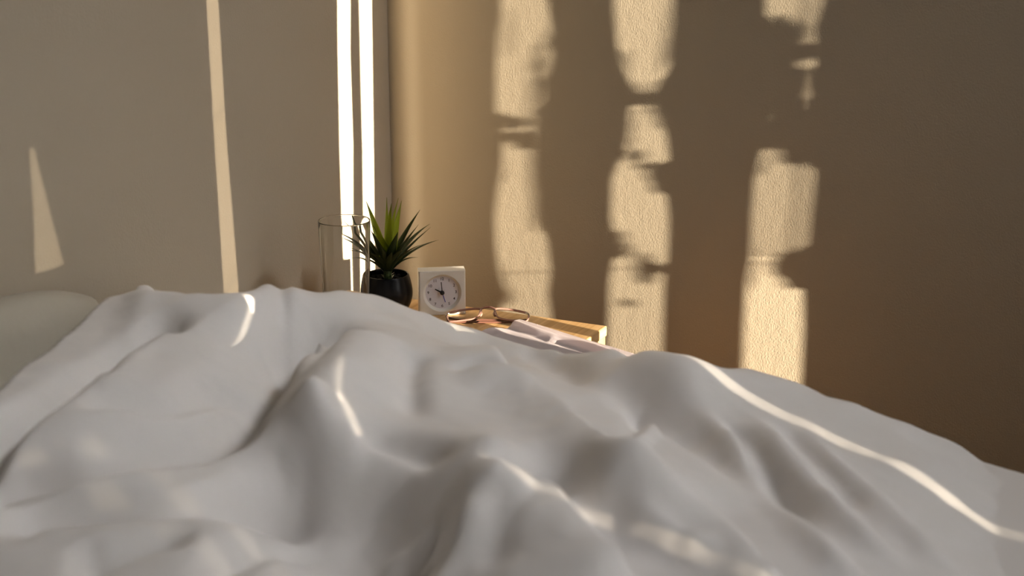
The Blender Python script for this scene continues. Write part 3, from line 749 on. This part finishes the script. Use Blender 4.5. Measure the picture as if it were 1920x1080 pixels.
# ------------------------------------------------------------------ magazine
def magazine():
    A = Vector((.362, -.246, TZ)); u = Vector((.937, -.348, 0)); v = Vector((-.448, -.894, 0)).normalized()
    root = thing('magazine', 'white open magazine with a curled page edge on the nightstand corner', 'magazine', tuple(A), 0)
    LU, LV = .255, .135
    bm = bmesh.new(); nu, nv = 60, 50; G = []

    def height(a, b):
        # a along the far edge, b away from it towards the bed
        t = b/LV
        s = a/LU
        k = min(max((b-.009-.003*math.sin(9*s))/.012, 0), 1)
        curl = .0085*(1-k*k*(3-2*k))
        notch = .0025*math.exp(-((a-.088)/.010)**2)*math.exp(-((b-.022)/.005)**2)
        crease = -.002*math.exp(-((b-.026)/.005)**2)
        corner = .0055*math.exp(-((a-.0)/.018)**2)*math.exp(-((b-.056)/.018)**2)
        return .0098+curl+notch+crease+corner+.0003*math.sin(a*40+b*30)
    for i in range(nu+1):
        row = []
        for j in range(nv+1):
            a, b = LU*i/nu, LV*j/nv
            p = u*a+v*b
            row.append(bm.verts.new((p.x, p.y, height(a, b))))
        G.append(row)
    for i in range(nu):
        for j in range(nv): bm.faces.new((G[i][j], G[i+1][j], G[i+1][j+1], G[i][j+1]))
    bmesh.ops.solidify(bm, geom=bm.faces[:], thickness=.0006)
    obj('page', bm, M['paper'], root, True)
    bm = bmesh.new()
    n = 7
    for k in range(n):                       # the leaves beneath, slightly fanned
        z = .0008+k*.0011; o1 = .0012*math.sin(k*2.1); o2 = .0015*math.cos(k*1.7)
        q = [u*(o1+.002)+v*(o2+.003), u*(LU-.002+o1)+v*(o2+.003), u*(LU-.002+o1)+v*(LV-.004+o2), u*(o1+.002)+v*(LV-.004+o2)]
        lo_ = [bm.verts.new((p.x, p.y, z)) for p in q]; hi = [bm.verts.new((p.x, p.y, z+.0008)) for p in q]
        bm.faces.new(lo_[::-1]); bm.faces.new(hi)
        for a in range(4): bm.faces.new((lo_[a], lo_[(a+1) % 4], hi[(a+1) % 4], hi[a]))
    obj('page_block', bm, M['paper_pages'], root)


magazine()


# ------------------------------------------------------------------ drinking glass
def tumbler():
    H, rt, rb, w = .172, .0375, .0325, .0011
    prof = [(0, 0), (rb-.003, 0), (rb, .003)]
    prof += [(rb+(rt-rb)*(k/16), .003+(H-.0045)*k/16) for k in range(1, 17)]
    prof += [(rt-w*.15, H-.0004), (rt-w*.5, H), (rt-w*.85, H-.0004)]
    prof += [(rb-w+(rt-rb)*(k/16), .009+(H-.0105)*k/16) for k in range(16, 0, -1)]
    prof += [(rb-w-.001, .0085), (rb-w-.004, .007), (0, .007)]
    bm = bmesh.new(); lathe(bm, prof, 96)
    o = obj('drinking_glass', bm, M['glass'], None, True)
    o.location = (.143, -.372, TZ)
    tag(o, 'tall empty clear drinking glass standing left of the potted plant', 'glass')


tumbler()


# ------------------------------------------------------------------ potted plant
def plant():
    px, py = .1385, -.250
    root = thing('potted_plant', 'small spiky green artificial plant in a round black pot', 'plant', (px, py, TZ))
    bm = bmesh.new()
    prof = [(0, 0), (.024, 0), (.0275, .0015), (.0335, .010), (.0378, .022), (.0392, .032), (.0383, .042), (.0358, .053), (.0338, .0605),
            (.0330, .0622), (.0318, .0622), (.0312, .0605), (.0325, .052), (.033, .047), (0, .047)]
    dense = []
    for (a, b), (c, d_) in zip(prof, prof[1:]): dense.append((a, b))
    dense.append(prof[-1])
    lathe(bm, dense, 80)
    pot = obj('pot', bm, M['pot'], root, True)
    sub = pot.modifiers.new('smooth', 'SUBSURF'); sub.levels = 1; sub.render_levels = 1
    # dark pebbles in the pot's mouth
    rnd = random.Random(3)
    bm = bmesh.new()
    for k in range(90):
        r = .0285*math.sqrt(rnd.random()); a = rnd.random()*2*PI
        mtx = Matrix.Translation((r*math.cos(a), r*math.sin(a), .052+rnd.uniform(0, .003))) @ Matrix.Rotation(rnd.random()*3, 4, 'Z') @ Matrix.Diagonal((1.4, 1, .7, 1))
        bmesh.ops.create_icosphere(bm, subdivisions=1, radius=rnd.uniform(.0022, .0036), matrix=mtx)
    tag(obj('gravel', bm, M['gravel'], root, True), kind='stuff')
    crown = Vector(PLANT_CROWN)-Vector((px, py, TZ))
    # short scaly stem
    bm = bmesh.new()
    for k in range(16):
        a = k*2.4; z = .052+k*.0011
        rr = .008-.0001*k
        p0 = Vector((crown.x*.8, crown.y*.8, z))
        d_ = Vector((math.cos(a), math.sin(a), .75))
        s = Vector((-math.sin(a), math.cos(a), 0))
        v = [bm.verts.new(q) for q in (p0+s*.004, p0-s*.004, p0+d_*rr*.8-s*.0035, p0+d_*rr*1.45, p0+d_*rr*.8+s*.0035)]
        bm.faces.new(v)
    tube(bm, [(crown.x*.8, crown.y*.8, .048), (crown.x*.9, crown.y*.9, crown.z+.004)], .0062, 12)
    obj('stem', bm, M['leaf_dark'], root)
    for i, (dx, dy, dz, w) in enumerate(LEAVES):
        tip = crown+Vector((dx, dy, dz)); L_ = Vector((dx, dy, dz)).length
        hor = Vector((dx, dy, 0)); hl = hor.length
        hd = hor.normalized() if hl > 1e-4 else Vector((1, 0, 0))
        steep = dz/(L_+1e-6)
        base = crown+hd*.003+Vector((0, 0, -.012+.012*max(0, steep)))
        # rises first, then bends outward; upright leaves nearly straight
        ctrl = base+(tip-base)*.45+Vector((0, 0, .028*(1-steep)+.004*math.sin(i*2.3)))+hd*(-.008 if steep > .85 else 0)*(1+math.sin(i*1.9))
        side = hd.cross(Vector((0, 0, 1))).normalized()
        if steep > .9:       # upright leaves turn their face to the room
            side = Vector((math.sin(AZ), -math.cos(AZ), 0)); side.rotate(Matrix.Rotation(.5*math.sin(i*1.7), 3, 'Z'))
        bm = bmesh.new(); uv = bm.loops.layers.uv.new('UVMap'); n = 14; rows = []
        for k in range(n+1):
            t = k/n
            p = base*(1-t)**2+ctrl*2*t*(1-t)+tip*t*t
            tn = ((ctrl-base)*(1-t)+(tip-ctrl)*t).normalized()
            nm = side.cross(tn).normalized()
            ww = w*.70*(.6+.4*min(1, t/.35))*(1-max(0, (t-.35)/.65)**1.35) if t < 1 else 0
            ww = max(ww, .00025)
            rows.append(([bm.verts.new(p-side*ww+nm*ww*.45), bm.verts.new(p-side*ww*.5+nm*ww*.12), bm.verts.new(p),
                          bm.verts.new(p+side*ww*.5+nm*ww*.12), bm.verts.new(p+side*ww+nm*ww*.45)], t))
        for (a, ta), (b, tb) in zip(rows, rows[1:]):
            for k in range(4):
                f = bm.faces.new((a[k], a[k+1], b[k+1], b[k]))
                for l, tt in zip(f.loops, (ta, ta, tb, tb)): l[uv].uv = (k/4, tt)
        bmesh.ops.solidify(bm, geom=bm.faces[:], thickness=.0006)
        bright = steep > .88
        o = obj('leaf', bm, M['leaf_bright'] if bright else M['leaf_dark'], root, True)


plant()


# ------------------------------------------------------------------ alarm clock
def clock():
    W, H, D = .0712, .0700, .026
    ang = R(34)
    root = thing('alarm_clock', 'square white alarm clock with round face and blue alarm hand', 'clock', (.2206, -.2246, TZ), ang)
    # local frame: x across the face, -y towards the viewer, z up
    bm = bmesh.new(); cx, cz = 0, H/2; n = 72
    ro, ri, rec = .405*W, .362*W, .0046

    def sq(r_, k):
        a = 2*PI*k/n; c_, s_ = math.cos(a), math.sin(a); m_ = max(abs(c_), abs(s_)); return c_/m_*r_, s_/m_*r_
    hw, hh = W/2, H/2; bv = .0016

    def ring(fn, y): return [bm.verts.new((cx+fn(k)[0], y, cz+fn(k)[1])) for k in range(n)]
    S = lambda r_: (lambda k: (sq(1, k)[0]*(hw-r_), sq(1, k)[1]*(hh-r_)))
    Cc = lambda r_: (lambda k: (math.cos(2*PI*k/n)*r_, math.sin(2*PI*k/n)*r_))
    rs = [ring(S(bv*.2+.001), D), ring(S(0), D-.001), ring(S(0), bv), ring(S(bv*.3), bv*.3), ring(S(bv), 0), ring(Cc(ro+.0006), 0),
          ring(Cc(ro), .0004), ring(Cc(ri), rec), ring(Cc(ri-.0005), rec+.0006)]
    for a, b in zip(rs, rs[1:]):
        for k in range(n): bm.faces.new((a[k], a[(k+1) % n], b[(k+1) % n], b[k]))
    bm.faces.new(rs[0]); bm.faces.new(rs[-1][::-1])
    case = obj('case', bm, M['clock_case'], root)
    case.data.polygons.foreach_set('use_smooth', [False]*len(case.data.polygons))
    bm = bmesh.new(); yf = rec+.0002
    fr_ = [bm.verts.new((math.cos(2*PI*k/n)*(ri-.0004), yf-.0003, cz+math.sin(2*PI*k/n)*(ri-.0004))) for k in range(n)]
    bk_ = [bm.verts.new((math.cos(2*PI*k/n)*(ri-.0004), yf+.0003, cz+math.sin(2*PI*k/n)*(ri-.0004))) for k in range(n)]
    bm.faces.new(fr_); bm.faces.new(bk_[::-1])
    for k in range(n): bm.faces.new((fr_[k], bk_[k], bk_[(k+1) % n], fr_[(k+1) % n]))
    face = obj('face', bm, M['clock_face'], root)
    for h in range(1, 13):
        cu = bpy.data.curves.new('numeral', 'FONT'); cu.body = str(h); cu.size = .0062
        cu.align_x = 'CENTER'; cu.align_y = 'CENTER'; cu.extrude = .00004; cu.offset = .00004
        tmp = bpy.data.objects.new('numeral', cu); C.objects.link(tmp)
        dg = bpy.context.evaluated_depsgraph_get()
        me = bpy.data.meshes.new_from_object(tmp.evaluated_get(dg))
        bpy.data.objects.remove(tmp)
        me.transform(Matrix.Rotation(R(90), 4, 'X'))
        a = R(90-30*h)
        o = mesh_obj('numeral', me, M['numeral'], face)
        o.location = (math.cos(a)*.298*W, yf-.00042, cz+math.sin(a)*.298*W)

    def hand(name, deg, length, w0, w1, y, m, tail=.0):
        bm = bmesh.new(); a = R(90-deg)
        dr_ = Vector((math.cos(a), 0, math.sin(a))); sd_ = Vector((-math.sin(a), 0, math.cos(a)))
        c0 = Vector((0, y, cz))
        q = [c0-dr_*tail+sd_*w0/2, c0-dr_*tail-sd_*w0/2, c0+dr_*length-sd_*w1/2, c0+dr_*length+sd_*w1/2]
        f_ = [bm.verts.new(p) for p in q]; b_ = [bm.verts.new(p+Vector((0, .0004, 0))) for p in q]
        bm.faces.new(f_); bm.faces.new(b_[::-1])
        for k in range(4): bm.faces.new((f_[k], b_[k], b_[(k+1) % 4], f_[(k+1) % 4]))
        return obj(name, bm, m, root)
    hand('alarm_hand', 163, .226*W, .0014, .0011, .0032, M['blue'])
    hand('hour_hand', 299, .175*W, .0024, .0015, .0022, M['black'])
    hand('hour_hand_tip', 299, .205*W, .0004, .0004, .0025, M['clock_face'])
    hand('minute_hand', 355, .245*W, .0013, .0011, .0008, M['black'])
    bm = bmesh.new(); lathe(bm, [(0, 0), (.0030, 0), (.0034, .0004), (.0034, .0046), (0, .0046)], 32)
    hb = obj('hub', bm, M['black'], root, True); hb.location = (0, .0002, cz); hb.rotation_euler = (R(-90), 0, 0)
    # snooze bar on the back edge and feet
    bm = bmesh.new(); box(bm, -.018, .018, D+.0001, D+.004, .012, .05, .001); obj('battery_door', bm, M['clock_case'], root)


clock()


# ------------------------------------------------------------------ eyeglasses
def eyeglasses():
    ang = R(26)
    root = thing('eyeglasses', 'folded rose-tinted clear eyeglasses lying in front of the clock', 'eyeglasses', (.2965, -.2215, TZ), ang)
    tilt = R(14)                                   # the front lies almost flat, brow edge raised
    # frame coords (a across, b from brow down, n out of the lens plane) -> local

    def F(a, b, n_=0):
        bow = -.0052*(a/.06)**2                    # the ends curve back, down to the table
        y = .014-b*math.cos(tilt)-.006*(a/.06)**2
        z = .0155-b*math.sin(tilt)+bow+n_
        return Vector((a, y, max(z, .0022)))

    def rim(s):
        P = [(.0105, .004), (.013, .0008), (.022, -.0006), (.036, -.0008), (.050, 0), (.0600, .0015), (.0620, .006), (.0600, .020), (.055, .0275), (.038, .0300), (.022, .0290), (.0145, .023), (.0125, .015)]
        return [F(s*a, b) for a, b in P]
    for s in (-1, 1):
        loop = spline(rim(s), 5, True)
        bm = bmesh.new(); tube(bm, loop, [.0019 if p.y > .006 else .0014 for p in loop], 8, True)
        r_ = obj('rim', bm, M['acetate'], root, True)
        bm = bmesh.new()
        vs = [bm.verts.new(p) for p in spline(rim(s), 5, True)]
        f = bm.faces.new(vs)
        bmesh.ops.triangulate(bm, faces=[f])
        obj('lens', bm, M['lens'], root, True)
        # nose pad
        bm = bmesh.new()
        tube(bm, spline([F(s*.0112, .006), F(s*.0100, .011, -.002), F(s*.0112, .017, -.003)], 5), [.0012, .0014, .0017, .002, .0022, .0023, .0023, .0022, .002, .0016, .001], 8)
        obj('nose_pad', bm, M['acetate'], root, True)
        # hinge and end piece
        e = F(s*.0600, .004)
        bm = bmesh.new()
        tube(bm, spline([F(s*.0575, .002), e+Vector((s*.002, -.001, 0)), e+Vector((s*.0022, -.006, -.003)), Vector((s*.0605, e.y-.0125, .0045))], 5), .0014, 8)
        h = obj('hinge', bm, M['metal'], root, True); h['label'] = 'shiny metal hinge'
        # folded temple
        y1 = e.y-.0135-(.0035 if s < 0 else 0); z1 = .0042 if s > 0 else .0024
        bm = bmesh.new()
        path = [(s*.0615, y1, z1), (s*.045, y1-.0005, z1), (0, y1+.001*s, z1), (-s*.030, y1+.001*s, z1), (-s*.0475, y1+.004, z1), (-s*.058, y1+.011, z1)]
        pp = spline(path, 6)
        tube(bm, pp, [.0018]*10+[.0021]*(len(pp)-10), 8, flat=.8)
        t_ = obj('temple', bm, M['dark_acetate'], root, True)
    bm = bmesh.new()
    tube(bm, spline([F(-.0125, .003), F(-.007, .0005, .0012), F(0, -.001, .0018), F(.007, .0005, .0012), F(.0125, .003)], 5), .0018, 8)
    obj('bridge', bm, M['acetate'], root, True)


eyeglasses()
